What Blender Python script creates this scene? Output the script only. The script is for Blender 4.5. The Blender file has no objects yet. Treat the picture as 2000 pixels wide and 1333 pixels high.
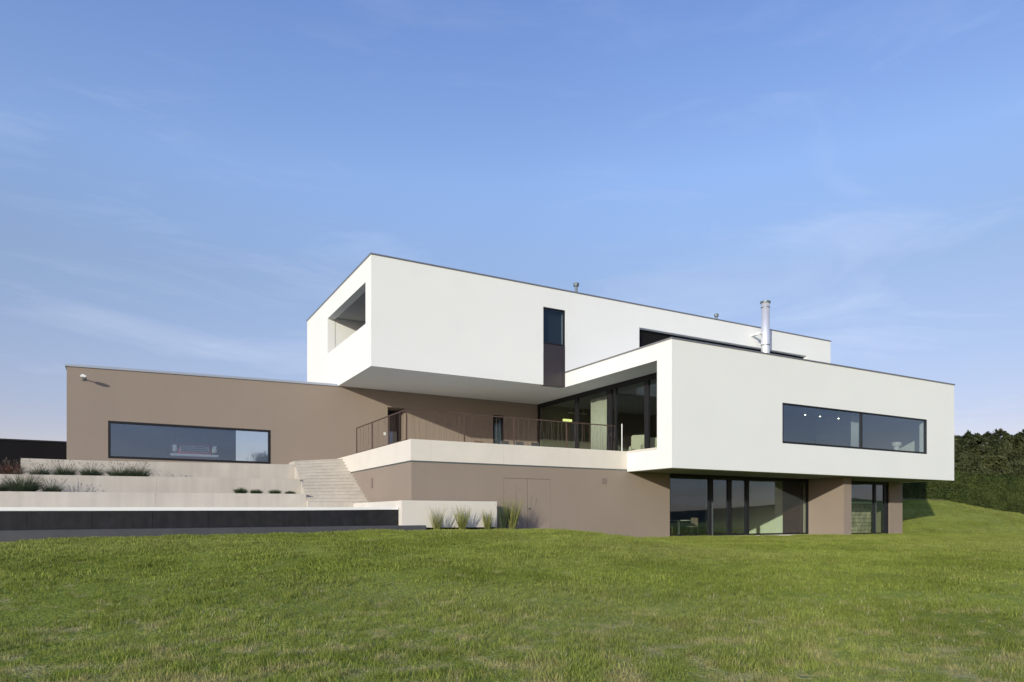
import bpy, bmesh, math, random
import numpy as np
from mathutils import Vector, Matrix, noise as mnoise
random.seed(7); rng=np.random.default_rng(7)
S=bpy.context.scene; C=S.collection
R_=math.radians
SUN=Vector((6.78,4.87,-2.0)).normalized()      # travel direction of the light
EYE=0.80
RX,RY=0.8718,-0.4898; FX,FY=0.4898,0.8718      # view right / forward in house axes

# ------------------------------------------------------------------ helpers
def link(o): C.objects.link(o); return o
def empty(name,loc=(0,0,0),rz=0,parent=None):
    o=bpy.data.objects.new(name,None); o.location=loc; o.rotation_euler=(0,0,rz); o.empty_display_size=.3
    if parent: o.parent=parent
    return link(o)
def tag(o,label=None,cat=None,group=None,kind=None):
    if label: o['label']=label
    if cat: o['category']=cat
    if group: o['group']=group
    if kind: o['kind']=kind
    return o
class MB:
    def __init__(s): s.v=[]; s.f=[]
    def quad(s,a,b,c,d):
        n=len(s.v); s.v+= [tuple(a),tuple(b),tuple(c),tuple(d)]; s.f.append((n,n+1,n+2,n+3)); return s
    def poly(s,pts):
        n=len(s.v); s.v+=[tuple(p) for p in pts]; s.f.append(tuple(range(n,n+len(pts)))); return s
    def box(s,x0,x1,y0,y1,z0,z1):
        n=len(s.v)
        s.v+=[(x0,y0,z0),(x1,y0,z0),(x1,y1,z0),(x0,y1,z0),(x0,y0,z1),(x1,y0,z1),(x1,y1,z1),(x0,y1,z1)]
        s.f+=[(n,n+3,n+2,n+1),(n+4,n+5,n+6,n+7),(n,n+1,n+5,n+4),(n+1,n+2,n+6,n+5),(n+2,n+3,n+7,n+6),(n+3,n,n+4,n+7)]; return s
    def cyl(s,p,q,r0,r1=None,n=12,cap=True):
        r1=r0 if r1 is None else r1; p=Vector(p);q=Vector(q); d=(q-p).normalized()
        u=d.orthogonal().normalized(); w=d.cross(u); b=len(s.v)
        for i in range(n):
            a=2*math.pi*i/n; e=u*math.cos(a)+w*math.sin(a)
            s.v+=[tuple(p+e*r0),tuple(q+e*r1)]
        for i in range(n):
            j=(i+1)%n; s.f.append((b+2*i,b+2*j,b+2*j+1,b+2*i+1))
        if cap:
            s.f.append(tuple(b+2*i for i in range(n))[::-1]); s.f.append(tuple(b+2*i+1 for i in range(n)))
        return s
    def slab(s,axis,p0,p1,u0,u1,v0,v1,holes=()):
        """wall/slab normal to axis between p0,p1, with rectangular holes (u0,u1,v0,v1)"""
        us=sorted({u0,u1,*[min(max(h[i],u0),u1) for h in holes for i in (0,1)]})
        vs=sorted({v0,v1,*[min(max(h[i],v0),v1) for h in holes for i in (2,3)]})
        def P(p,u,v):
            return {'x':(p,u,v),'y':(u,p,v),'z':(u,v,p)}[axis]
        def solid(i,j):
            if i<0 or j<0 or i>=len(us)-1 or j>=len(vs)-1: return False
            cu=(us[i]+us[i+1])/2; cv=(vs[j]+vs[j+1])/2
            return not any(h[0]<cu<h[1] and h[2]<cv<h[3] for h in holes)
        idx={}
        def V(p,u,v):
            k=(p,u,v)
            if k not in idx: idx[k]=len(s.v); s.v.append(P(p,u,v))
            return idx[k]
        for i in range(len(us)-1):
            for j in range(len(vs)-1):
                if not solid(i,j): continue
                a,b=us[i],us[i+1]; c,d=vs[j],vs[j+1]
                s.f.append((V(p0,a,c),V(p0,b,c),V(p0,b,d),V(p0,a,d)))
                s.f.append((V(p1,a,c),V(p1,a,d),V(p1,b,d),V(p1,b,c)))
                if not solid(i-1,j): s.f.append((V(p0,a,c),V(p0,a,d),V(p1,a,d),V(p1,a,c)))
                if not solid(i+1,j): s.f.append((V(p0,b,c),V(p1,b,c),V(p1,b,d),V(p0,b,d)))
                if not solid(i,j-1): s.f.append((V(p0,a,c),V(p1,a,c),V(p1,b,c),V(p0,b,c)))
                if not solid(i,j+1): s.f.append((V(p0,a,d),V(p0,b,d),V(p1,b,d),V(p1,a,d)))
        return s
    def build(s,name,mat,parent=None,smooth=False,bevel=0,recalc=True,fn=None):
        vs=s.v if fn is None else [fn(*v) for v in s.v]
        me=bpy.data.meshes.new(name); me.from_pydata([tuple(map(float,v)) for v in vs],[],s.f)
        if recalc:
            bm=bmesh.new(); bm.from_mesh(me); bmesh.ops.recalc_face_normals(bm,faces=bm.faces)
            if bevel: bmesh.ops.bevel(bm,geom=[e for e in bm.edges if e.is_manifold and e.calc_face_angle(0)>.6],offset=bevel,segments=2,affect='EDGES')
            bm.to_mesh(me); bm.free()
        if smooth:
            for p in me.polygons: p.use_smooth=True
        me.materials.append(mat); o=bpy.data.objects.new(name,me)
        if parent: o.parent=parent
        return link(o)
def big_mesh(name,verts,faces4,mat,parent=None,tris=False):
    me=bpy.data.meshes.new(name); k=3 if tris else 4
    me.vertices.add(len(verts)); me.vertices.foreach_set('co',np.asarray(verts,dtype=np.float32).ravel())
    nf=len(faces4); me.loops.add(nf*k); me.polygons.add(nf)
    me.loops.foreach_set('vertex_index',np.asarray(faces4,dtype=np.int32).ravel())
    me.polygons.foreach_set('loop_start',np.arange(0,nf*k,k,dtype=np.int32))
    me.update(calc_edges=True); me.validate(); me.materials.append(mat)
    o=bpy.data.objects.new(name,me)
    if parent: o.parent=parent
    return link(o)

# ------------------------------------------------------------------ materials
def new_mat(name):
    m=bpy.data.materials.new(name); m.use_nodes=True; nt=m.node_tree
    return m,nt,nt.nodes,nt.links,nt.nodes['Principled BSDF']
def mat(name,col,rough=.8,metal=0,var=.06,vscale=1.2,bump=0,bscale=200,spec=.5,streak=0,emit=None,coat=0,pos=True):
    m,nt,N,L,P=new_mat(name)
    P.inputs['Roughness'].default_value=rough; P.inputs['Metallic'].default_value=metal
    P.inputs['Specular IOR Level'].default_value=spec; P.inputs['Coat Weight'].default_value=coat
    geo=N.new('ShaderNodeNewGeometry')
    n1=N.new('ShaderNodeTexNoise'); n1.inputs['Scale'].default_value=vscale; n1.inputs['Detail'].default_value=6
    L.new(geo.outputs['Position'],n1.inputs['Vector'])
    mp=N.new('ShaderNodeMapRange'); mp.inputs[1].default_value=.3; mp.inputs[2].default_value=.7
    mp.inputs[3].default_value=1-var; mp.inputs[4].default_value=1+var; L.new(n1.outputs[0],mp.inputs[0])
    fac=mp.outputs[0]
    if streak:
        mm=N.new('ShaderNodeMapping'); mm.inputs['Scale'].default_value=(3.5,3.5,.12)
        L.new(geo.outputs['Position'],mm.inputs['Vector'])
        n2=N.new('ShaderNodeTexNoise'); n2.inputs['Scale'].default_value=1.3; n2.inputs['Detail'].default_value=5
        L.new(mm.outputs[0],n2.inputs['Vector'])
        m2=N.new('ShaderNodeMapRange'); m2.inputs[1].default_value=.35; m2.inputs[2].default_value=.75
        m2.inputs[3].default_value=1+streak*.3; m2.inputs[4].default_value=1-streak; L.new(n2.outputs[0],m2.inputs[0])
        mu=N.new('ShaderNodeMath'); mu.operation='MULTIPLY'; L.new(fac,mu.inputs[0]); L.new(m2.outputs[0],mu.inputs[1]); fac=mu.outputs[0]
    hs=N.new('ShaderNodeHueSaturation'); hs.inputs['Color'].default_value=(*col,1); L.new(fac,hs.inputs['Value'])
    L.new(hs.outputs[0],P.inputs['Base Color'])
    if bump:
        n3=N.new('ShaderNodeTexNoise'); n3.inputs['Scale'].default_value=bscale; n3.inputs['Detail'].default_value=3
        L.new(geo.outputs['Position'],n3.inputs['Vector'])
        b=N.new('ShaderNodeBump'); b.inputs['Strength'].default_value=bump; b.inputs['Distance'].default_value=.01
        L.new(n3.outputs[0],b.inputs['Height']); L.new(b.outputs[0],P.inputs['Normal'])
    if emit: P.inputs['Emission Color'].default_value=(*emit[0],1); P.inputs['Emission Strength'].default_value=emit[1]
    return m
def concrete_mat(name,col):
    m=mat(name,col,.85,var=.07,vscale=1.0,bump=.25,bscale=60,streak=.10); nt=m.node_tree;N=nt.nodes;L=nt.links
    # cast-in joint lines + pinholes
    return m
def glass_mat(name,tint,refl=1.3,mn=.05,rough=.0,gc=(.74,.87,1)):
    m=bpy.data.materials.new(name); m.use_nodes=True; nt=m.node_tree; N=nt.nodes; L=nt.links; N.clear()
    out=N.new('ShaderNodeOutputMaterial'); mx=N.new('ShaderNodeMixShader'); t=N.new('ShaderNodeBsdfTransparent'); g=N.new('ShaderNodeBsdfGlossy')
    t.inputs[0].default_value=(*tint,1); g.inputs['Roughness'].default_value=rough; g.inputs[0].default_value=(*gc,1)
    lw=N.new('ShaderNodeLayerWeight'); lw.inputs[0].default_value=.5; fr=N.new('ShaderNodeMath'); fr.operation='POWER'; fr.inputs[1].default_value=4; L.new(lw.outputs['Facing'],fr.inputs[0])
    ma=N.new('ShaderNodeMath'); ma.operation='MULTIPLY_ADD'; ma.inputs[1].default_value=refl; ma.inputs[2].default_value=mn; ma.use_clamp=True
    L.new(fr.outputs[0],ma.inputs[0]); L.new(ma.outputs[0],mx.inputs[0]); L.new(t.outputs[0],mx.inputs[1]); L.new(g.outputs[0],mx.inputs[2])
    n=N.new('ShaderNodeTexNoise'); n.inputs['Scale'].default_value=.5; geo=N.new('ShaderNodeNewGeometry'); L.new(geo.outputs['Position'],n.inputs['Vector'])
    b=N.new('ShaderNodeBump'); b.inputs['Strength'].default_value=.03; b.inputs['Distance'].default_value=.05; L.new(n.outputs[0],b.inputs['Height']); L.new(b.outputs[0],g.inputs['Normal'])
    L.new(mx.outputs[0],out.inputs[0]); return m
def leaf_mat(name,c1,c2,scale=2.0,trans=.3,c3=None,rough=.6,pscale=40):
    m,nt,N,L,P=new_mat(name); geo=N.new('ShaderNodeNewGeometry')
    n1=N.new('ShaderNodeTexNoise'); n1.inputs['Scale'].default_value=scale; n1.inputs['Detail'].default_value=4; L.new(geo.outputs['Position'],n1.inputs['Vector'])
    n2=N.new('ShaderNodeTexNoise'); n2.inputs['Scale'].default_value=pscale; n2.inputs['Detail'].default_value=1; L.new(geo.outputs['Position'],n2.inputs['Vector'])
    ad=N.new('ShaderNodeMath'); ad.operation='ADD'; L.new(n1.outputs[0],ad.inputs[0]); L.new(n2.outputs[0],ad.inputs[1])
    rp=N.new('ShaderNodeValToRGB'); rp.color_ramp.elements[0].position=.38; rp.color_ramp.elements[1].position=.62
    rp.color_ramp.elements[0].color=(*c1,1); rp.color_ramp.elements[1].color=(*c2,1)
    if c3: e=rp.color_ramp.elements.new(.72); e.color=(*c3,1)
    mu=N.new('ShaderNodeMath'); mu.operation='MULTIPLY'; mu.inputs[1].default_value=.5; L.new(ad.outputs[0],mu.inputs[0]); L.new(mu.outputs[0],rp.inputs[0])
    L.new(rp.outputs[0],P.inputs['Base Color']); P.inputs['Roughness'].default_value=rough; P.inputs['Specular IOR Level'].default_value=.25
    tr=N.new('ShaderNodeBsdfTranslucent'); L.new(rp.outputs[0],tr.inputs[0]); mx=N.new('ShaderNodeMixShader'); mx.inputs[0].default_value=trans
    L.new(P.outputs[0],mx.inputs[1]); L.new(tr.outputs[0],mx.inputs[2]); L.new(mx.outputs[0],N['Material Output'].inputs[0])
    return m
def lawn_colour(nt,dry_bias=0.):
    """world-position colour of the turf: lush green with olive and straw patches; returns colour socket"""
    N=nt.nodes;L=nt.links; geo=N.new('ShaderNodeNewGeometry')
    def noi(sc,det,stretch=(1,1,1)):
        mp=N.new('ShaderNodeMapping'); mp.inputs['Scale'].default_value=stretch; mp.inputs['Rotation'].default_value=(0,0,R_(-29))
        mp2=N.new('ShaderNodeMapping'); mp2.inputs['Rotation'].default_value=(0,0,R_(29.3)); L.new(geo.outputs['Position'],mp2.inputs[0])
        mp.inputs['Rotation'].default_value=(0,0,0); L.new(mp2.outputs[0],mp.inputs[0])
        n=N.new('ShaderNodeTexNoise'); n.inputs['Scale'].default_value=sc; n.inputs['Detail'].default_value=det; L.new(mp.outputs[0],n.inputs['Vector']); return n.outputs[0]
    a=noi(.42,5,(1,1,0)); b=noi(2.3,4,(1,1,0)); c=noi(22,2); mid=noi(.16,3,(.5,1,0))
    r1=N.new('ShaderNodeValToRGB'); e=r1.color_ramp.elements; e[0].position=.36; e[0].color=(.103,.124,.022,1); e[1].position=.62; e[1].color=(.145,.168,.036,1)
    L.new(a,r1.inputs[0])
    # large olive/dry swathes
    r2=N.new('ShaderNodeMapRange'); r2.inputs[1].default_value=.44; r2.inputs[2].default_value=.66; L.new(mid,r2.inputs[0]); r2.inputs[4].default_value=.6
    mx1=N.new('ShaderNodeMix'); mx1.data_type='RGBA'; L.new(r2.outputs[0],mx1.inputs[0]); L.new(r1.outputs[0],mx1.inputs[6]); mx1.inputs[7].default_value=(.175,.178,.058,1)
    # straw patches, more of them close to the camera
    sx=N.new('ShaderNodeSeparateXYZ'); L.new(geo.outputs['Position'],sx.inputs[0])
    dp=N.new('ShaderNodeMath'); dp.operation='MULTIPLY'; dp.inputs[1].default_value=FY; L.new(sx.outputs[1],dp.inputs[0])
    dq=N.new('ShaderNodeMath'); dq.operation='MULTIPLY_ADD'; dq.inputs[1].default_value=FX; L.new(sx.outputs[0],dq.inputs[0]); L.new(dp.outputs[0],dq.inputs[2])
    nr=N.new('ShaderNodeMapRange'); nr.inputs[1].default_value=12; nr.inputs[2].default_value=5.5; nr.inputs[3].default_value=0; nr.inputs[4].default_value=.17; L.new(dq.outputs[0],nr.inputs[0])
    ad=N.new('ShaderNodeMath'); ad.operation='ADD'; L.new(b,ad.inputs[0]); L.new(nr.outputs[0],ad.inputs[1])
    r3=N.new('ShaderNodeMapRange'); r3.inputs[1].default_value=.60-dry_bias; r3.inputs[2].default_value=.78-dry_bias; r3.inputs[4].default_value=.75; L.new(ad.outputs[0],r3.inputs[0])
    mx2=N.new('ShaderNodeMix'); mx2.data_type='RGBA'; L.new(r3.outputs[0],mx2.inputs[0]); L.new(mx1.outputs[2],mx2.inputs[6]); mx2.inputs[7].default_value=(.25,.215,.10,1)
    r4=N.new('ShaderNodeMapRange'); r4.inputs[1].default_value=.3; r4.inputs[2].default_value=.7; r4.inputs[3].default_value=1.45; r4.inputs[4].default_value=2.25; L.new(c,r4.inputs[0])
    hs=N.new('ShaderNodeHueSaturation'); L.new(mx2.outputs[2],hs.inputs['Color']); L.new(r4.outputs[0],hs.inputs['Value']); hs.inputs['Saturation'].default_value=1.05
    return hs.outputs[0],c,dq.outputs[0]

M={}
M['white']=mat('white_plaster',(.785,.795,.755),.9,var=.012,vscale=.5,bump=.35,bscale=220,spec=.2)
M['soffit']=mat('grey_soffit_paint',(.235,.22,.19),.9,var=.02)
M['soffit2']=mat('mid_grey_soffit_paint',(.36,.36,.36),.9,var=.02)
M['taupe']=mat('taupe_plaster',(.288,.236,.190),.92,var=.025,vscale=.6,bump=.5,bscale=180,spec=.15,streak=.012)
M['concrete']=concrete_mat('pale_concrete',(.51,.472,.405))
M['stone']=mat('cream_stone_cladding',(.69,.645,.56),.8,var=.03,vscale=1.5,bump=.15,bscale=80,spec=.3)
M['gwall']=mat('cream_render',(.66,.62,.545),.85,var=.03,vscale=1.5,bump=.15,bscale=90,spec=.2)
M['coping']=mat('grey_metal_coping',(.30,.30,.31),.4,metal=.7,var=.03)
M['dark']=mat('anthracite_frame',(.015,.015,.017),.5,var=.03,spec=.3)
M['dbrown']=mat('dark_brown_panel',(.035,.028,.030),.35,var=.08,vscale=3)
M['brown']=mat('rust_brown_steel',(.085,.05,.036),.6,var=.15,vscale=8)
M['black']=mat('black_render',(.012,.0115,.013),1,var=.1,spec=.05)
M['slate']=mat('black_slate_tank',(.020,.020,.022),.65,var=.25,vscale=4,streak=.35,spec=.25)
M['ledge']=mat('dark_grey_stone',(.065,.066,.074),.75,var=.12,vscale=3,bump=.2,bscale=60)
M['rim']=mat('white_pool_rim',(.84,.84,.80),.6,var=.02)
M['steel']=mat('stainless_steel',(.82,.82,.83),.5,metal=.6,var=.03)
M['gmetal']=mat('galvanised_metal',(.17,.20,.20),.5,metal=.6,var=.08)
M['inwall']=mat('interior_white_wall',(.80,.82,.74),.9,var=.01)
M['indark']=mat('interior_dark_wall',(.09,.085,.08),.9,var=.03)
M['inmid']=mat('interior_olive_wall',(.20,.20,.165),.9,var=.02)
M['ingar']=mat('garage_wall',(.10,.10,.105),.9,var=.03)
M['ceil']=mat('interior_ceiling',(.45,.45,.42),.9,var=.01)
M['floor']=mat('interior_timber_floor',(.20,.14,.09),.5,var=.1,vscale=3)
M['curtain']=mat('cream_curtain_cloth',(.53,.53,.50),.9,var=.05)
M['fabric']=mat('cream_upholstery',(.58,.57,.49),.9,var=.05)
M['wood']=mat('terrace_wood',(.16,.09,.05),.6,var=.2,vscale=9)
M['woodwall']=mat('brown_door_wood',(.055,.022,.015),.5,var=.15,vscale=5)
M['soil']=mat('planting_soil',(.13,.10,.075),.95,var=.3,vscale=9,bump=.8,bscale=30)
M['gravel']=mat('pale_gravel',(.42,.37,.31),.95,var=.3,vscale=40,bump=.9,bscale=50)
M['red']=mat('red_car_paint',(.35,.02,.035),.2,var=.02,coat=1)
M['chrome']=mat('chrome',(.8,.8,.82),.12,metal=1,var=.0)
M['rubber']=mat('black_rubber',(.02,.02,.02),.8)
M['lens']=mat('headlight_glass',(.75,.77,.75),.15,var=.02,coat=1)
M['lamp_on']=mat('lit_lamp',(.8,.8,.3),.5,emit=((.85,.9,.35),1.1))
M['spot_on']=mat('lit_spotlight',(.9,.9,.8),.5,emit=((1,.95,.8),9))
M['plastic']=mat('white_plastic',(.78,.78,.74),.4,var=.01)
M['mesh']=mat('dark_woven_mesh',(.07,.068,.07),.7,var=.1)
M['water']=mat('pool_water',(.05,.14,.16),.05,var=.02)
M['joint']=mat('dark_joint',(.07,.055,.048),.9)
M['vent']=mat('taupe_metal_vent',(.21,.165,.14),.6,var=.03)
M['g_dark']=glass_mat('clear_window_glass',(.84,.88,.88),1.1,.15)
M['g_green']=glass_mat('greenish_window_glass',(.93,.975,.91),1.0,.10,gc=(.56,.74,1))
M['g_terr']=glass_mat('terrace_glass',(.85,.88,.83),.8,.03)
M['g_slot']=glass_mat('dark_slot_glass',(.6,.65,.68),.9,.055)
M['g_clear']=glass_mat('untinted_glass',(.97,.98,.98),.6,.02)
M['bark']=mat('branch_bark',(.16,.12,.09),.9,var=.2,vscale=8)
M['blade']=leaf_mat('ornamental_grass',(.17,.20,.055),(.36,.35,.12),6,.35,(.45,.38,.17))
M['tuft']=leaf_mat('lavender_foliage',(.035,.06,.03),(.095,.12,.06),6,.2)
M['tuftp']=leaf_mat('purple_seed_head',(.10,.085,.06),(.24,.20,.14),12,.2)
M['redleaf']=leaf_mat('reddish_foliage',(.09,.035,.03),(.17,.09,.06),6,.2)
M['hedge']=leaf_mat('clipped_hedge_leaf',(.026,.042,.009),(.088,.115,.027),1.2,.22,pscale=9)
M['hedge2']=leaf_mat('wild_hedge_leaf',(.020,.028,.010),(.085,.095,.034),.6,.2,(.15,.145,.065),pscale=5)

# ------------------------------------------------------------------ terrain
def sm(t):
    t=np.clip(t,0,1); return t*t*(3-2*t)
def zg(x,y):
    x=np.asarray(x,float); y=np.asarray(y,float)
    dep=FX*x+FY*y; lat=RX*x+RY*y
    z=-.72+.66*sm((dep-3)/21)-.08*sm((dep-29)/10)
    z=z+.42*sm((16.6-x)/4.4)*sm((y-9)/11.5)
    # rough small undulation
    z=z+.02*np.sin(x*.9+1.3)*np.sin(y*.7)+.012*np.sin(x*2.3+y*1.7)
    # land falls away behind the camera to a valley, hills beyond
    back=-dep
    z=z-16*sm((back-5)/260)
    rr=np.hypot(x,y)
    z=z+sm((rr-350)/700)*sm((back+200)/400)*(30+9*np.sin(np.arctan2(y,x)*9)+6*np.sin(np.arctan2(y,x)*23+1))
    # rise at the right of the house
    H=np.interp(lat,[20.0,24.5,26.5,28.8,30.4,34.5,42,60],[0,2.5,2.45,2.2,1.78,1.05,.6,.3])
    hill=H*np.clip((dep-38.3)/8.7,0,1.4)
    ys=np.where(lat>19.5,1,0)
    z=z+hill*ys
    # ground behind the house and garage
    z=z+2.7*sm((y-34.4)/1.2)*sm((20-x)/2)*(1-sm((-x-40)/30))
    z=z+2.2*sm((y-33)/6)*sm((x-19)/3)*sm((22-lat)/2)
    return z
def ax_coords(lo,hi,a,b,step):
    c=list(np.arange(a,b+1e-6,step)); s=step; v=c[-1]
    while v<hi: s*=1.22; v+=s; c.append(v)
    s=step; v=c[0]; pre=[]
    while v>lo: s*=1.22; v-=s; pre.append(v)
    return np.array(pre[::-1]+c)
gx=ax_coords(-1800,1800,-12,60,.5); gy=ax_coords(-1800,1800,-8,48,.5)
X,Y=np.meshgrid(gx,gy); Z=zg(X,Y)
V=np.stack([X,Y,Z],-1).reshape(-1,3); nx=len(gx); ny=len(gy)
I=np.arange(nx*ny).reshape(ny,nx)
Fq=np.stack([I[:-1,:-1],I[:-1,1:],I[1:,1:],I[1:,:-1]],-1).reshape(-1,4)
m,nt,N,L,P=new_mat('turf_ground')
col,cn,depo=lawn_colour(nt)
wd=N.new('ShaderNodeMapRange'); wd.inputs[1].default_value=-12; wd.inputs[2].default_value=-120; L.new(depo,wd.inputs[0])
mxw=N.new('ShaderNodeMix'); mxw.data_type='RGBA'; L.new(wd.outputs[0],mxw.inputs[0]); L.new(col,mxw.inputs[6]); mxw.inputs[7].default_value=(.018,.026,.024,1)  # wooded far land; the hills' shaded, bluish look is put into this colour
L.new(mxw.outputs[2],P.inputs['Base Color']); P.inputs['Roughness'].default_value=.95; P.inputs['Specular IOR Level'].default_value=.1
b=N.new('ShaderNodeBump'); b.inputs['Strength'].default_value=1; b.inputs['Distance'].default_value=.05; L.new(cn,b.inputs['Height']); L.new(b.outputs[0],P.inputs['Normal'])
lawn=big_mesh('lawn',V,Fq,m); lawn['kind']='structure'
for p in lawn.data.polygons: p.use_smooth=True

# grass blades ----------------------------------------------------
m,nt,N,L,P=new_mat('grass_blade'); col,cn,_=lawn_colour(nt)
hs=N.new('ShaderNodeHueSaturation'); oi=N.new('ShaderNodeObjectInfo'); mr=N.new('ShaderNodeMapRange'); mr.inputs[3].default_value=.75; mr.inputs[4].default_value=1.35
L.new(oi.outputs['Random'],mr.inputs[0]); L.new(mr.outputs[0],hs.inputs['Value']); L.new(col,hs.inputs['Color'])
L.new(hs.outputs[0],P.inputs['Base Color']); P.inputs['Roughness'].default_value=.55; P.inputs['Specular IOR Level'].default_value=.3
tr=N.new('ShaderNodeBsdfTranslucent'); L.new(hs.outputs[0],tr.inputs[0]); mx=N.new('ShaderNodeMixShader'); mx.inputs[0].default_value=.35
L.new(P.outputs[0],mx.inputs[1]); L.new(tr.outputs[0],mx.inputs[2]); L.new(mx.outputs[0],N['Material Output'].inputs[0]); mblade=m
m=mat('straw_blade',(.42,.36,.21),.7,var=.2,vscale=20); mstraw=m
def tuft(name,n,h,spread,w,mt,lean=.5):
    v=[];f=[]
    for i in range(n):
        a=rng.uniform(0,2*math.pi); r=spread*math.sqrt(rng.uniform()); x,y=r*math.cos(a),r*math.sin(a)
        hh=h*rng.uniform(.5,1.15); t=rng.uniform(0,2*math.pi); dx,dy=math.cos(t),math.sin(t); ln=hh*lean*rng.uniform(.1,1.2)
        s=rng.uniform(0,2*math.pi); sx,sy=math.cos(s)*w/2,math.sin(s)*w/2
        b=len(v)
        v+=[(x-sx,y-sy,-.01),(x+sx,y+sy,-.01),(x+dx*ln*.35+sx*.8,y+dy*ln*.35+sy*.8,hh*.55),(x+dx*ln*.35-sx*.8,y+dy*ln*.35-sy*.8,hh*.55),
            (x+dx*ln+sx*.15,y+dy*ln+sy*.15,hh),(x+dx*ln-sx*.15,y+dy*ln-sy*.15,hh)]
        f+=[(b,b+1,b+2,b+3),(b+3,b+2,b+4,b+5)]
    me=bpy.data.meshes.new(name); me.from_pydata(v,[],f); me.materials.append(mt); return bpy.data.objects.new(name,me)
tufts=bpy.data.collections.new('grass_tufts')
for i in range(7): tufts.objects.link(tuft('grass_tuft',16,.052,.07,.0048,mblade))
tufts.objects.link(tuft('grass_tuft',16,.085,.06,.0055,mblade))
tufts.objects.link(tuft('grass_tuft',6,.05,.07,.005,mstraw,1.2))
tufts2=bpy.data.collections.new('grass_tufts_far')
for i in range(6): tufts2.objects.link(tuft('grass_tuft',26,.060,.16,.011,mblade))
def grass_obj(name,dmin,dmax,dens,coll,smin,smax,fade=None):
    # fan-shaped patch in front of the viewpoint, wider than the view
    nd=max(2,int((dmax-dmin)/.5)); vs=[];fs=[]
    ts=np.linspace(-.98,.98,81)
    for i in range(nd+1):
        d=dmin+(dmax-dmin)*i/nd
        for t in ts:
            lat=t*(d+3.5); x=RX*lat+FX*d; y=RY*lat+FY*d; vs.append((x,y,0))
    nt_=len(ts)
    for i in range(nd):
        for j in range(nt_-1):
            q=[i*nt_+j,i*nt_+j+1,(i+1)*nt_+j+1,(i+1)*nt_+j]
            cx=sum(vs[k][0] for k in q)/4; cy=sum(vs[k][1] for k in q)/4
            if cx<9.0 and cy>21.0: continue
            if cx<14 and cy>21.35: continue
            if cx<29 and cy>22.2: continue
            if cx<30 and cy>20.7 and cx>28.9: continue
            if cx<37.0 and cy>22.2: continue
            fs.append(q)
    va=np.array(vs); va[:,2]=zg(va[:,0],va[:,1])-.012
    o=big_mesh(name,va,fs,mblade); me=o.data
    at=me.attributes.new('dens','FLOAT','POINT'); dep=FX*va[:,0]+FY*va[:,1]
    dv=dens(dep); at.data.foreach_set('value',dv.astype(np.float32))
    ng=bpy.data.node_groups.new(name+'_nodes','GeometryNodeTree'); ng.interface.new_socket('Geometry',in_out='INPUT',socket_type='NodeSocketGeometry'); ng.interface.new_socket('Geometry',in_out='OUTPUT',socket_type='NodeSocketGeometry')
    n=ng.nodes;l=ng.links; gi=n.new('NodeGroupInput'); go=n.new('NodeGroupOutput')
    di=n.new('GeometryNodeDistributePointsOnFaces'); na=n.new('GeometryNodeInputNamedAttribute'); na.data_type='FLOAT'; na.inputs['Name'].default_value='dens'
    l.new(na.outputs['Attribute'],di.inputs['Density']); l.new(gi.outputs[0],di.inputs['Mesh'])
    ci=n.new('GeometryNodeCollectionInfo'); ci.inputs['Collection'].default_value=coll; ci.inputs['Separate Children'].default_value=True; ci.inputs['Reset Children'].default_value=True
    ip=n.new('GeometryNodeInstanceOnPoints'); ip.inputs['Pick Instance'].default_value=True
    rr=n.new('FunctionNodeRandomValue'); rr.data_type='FLOAT_VECTOR'; rr.inputs[0].default_value=(-.12,-.12,0); rr.inputs[1].default_value=(.12,.12,6.283)
    rs=n.new('FunctionNodeRandomValue'); rs.data_type='FLOAT'; rs.inputs[2].default_value=smin; rs.inputs[3].default_value=smax
    l.new(di.outputs['Points'],ip.inputs['Points']); l.new(ci.outputs[0],ip.inputs['Instance']); l.new(rr.outputs[0],ip.inputs['Rotation'])
    pn=n.new('ShaderNodeTexNoise'); pn.inputs['Scale'].default_value=.9; pn.inputs['Detail'].default_value=3
    pm=n.new('ShaderNodeMapRange'); pm.inputs[1].default_value=.35; pm.inputs[2].default_value=.65; pm.inputs[3].default_value=.6; pm.inputs[4].default_value=1.3
    l.new(pn.outputs[0],pm.inputs[0]); mu=n.new('ShaderNodeMath'); mu.operation='MULTIPLY'; l.new(pm.outputs[0],mu.inputs[0]); l.new(rs.outputs[1],mu.inputs[1])
    l.new(mu.outputs[0],ip.inputs['Scale']); l.new(ip.outputs[0],go.inputs[0])
    md=o.modifiers.new('blades','NODES'); md.node_group=ng
    return tag(o,'short green turf with straw coloured patches covering the sloping lawn','grass',kind='stuff')
g1=grass_obj('grass',3.2,15,lambda d:np.interp(d,[4.5,9,13,15],[330,260,150,20]),tufts,.7,1.25)
g2=grass_obj('grass',11.5,52,lambda d:np.interp(d,[11.5,15,22,34,52],[12,120,95,45,12]),tufts2,.75,1.2)
g1['label']='close lawn turf in the foreground with straw coloured patches'
g2['label']='mown green turf between the foreground and the house'

# ------------------------------------------------------------------ the house
# key dimensions (house axes; x to the right along the facades, y away)
YT=22.40; YB=19.745; YU=26.89; YW=31.76; XB=17.94; XU=8.68; XE=36.75
ZS=2.64; ZT=7.46; ZU=6.81; ZR=11.25; ZF=3.42
house=empty('house',(0,0,0)); tag(house,'modern flat-roofed villa of stacked white boxes over taupe walls','house')

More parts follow.
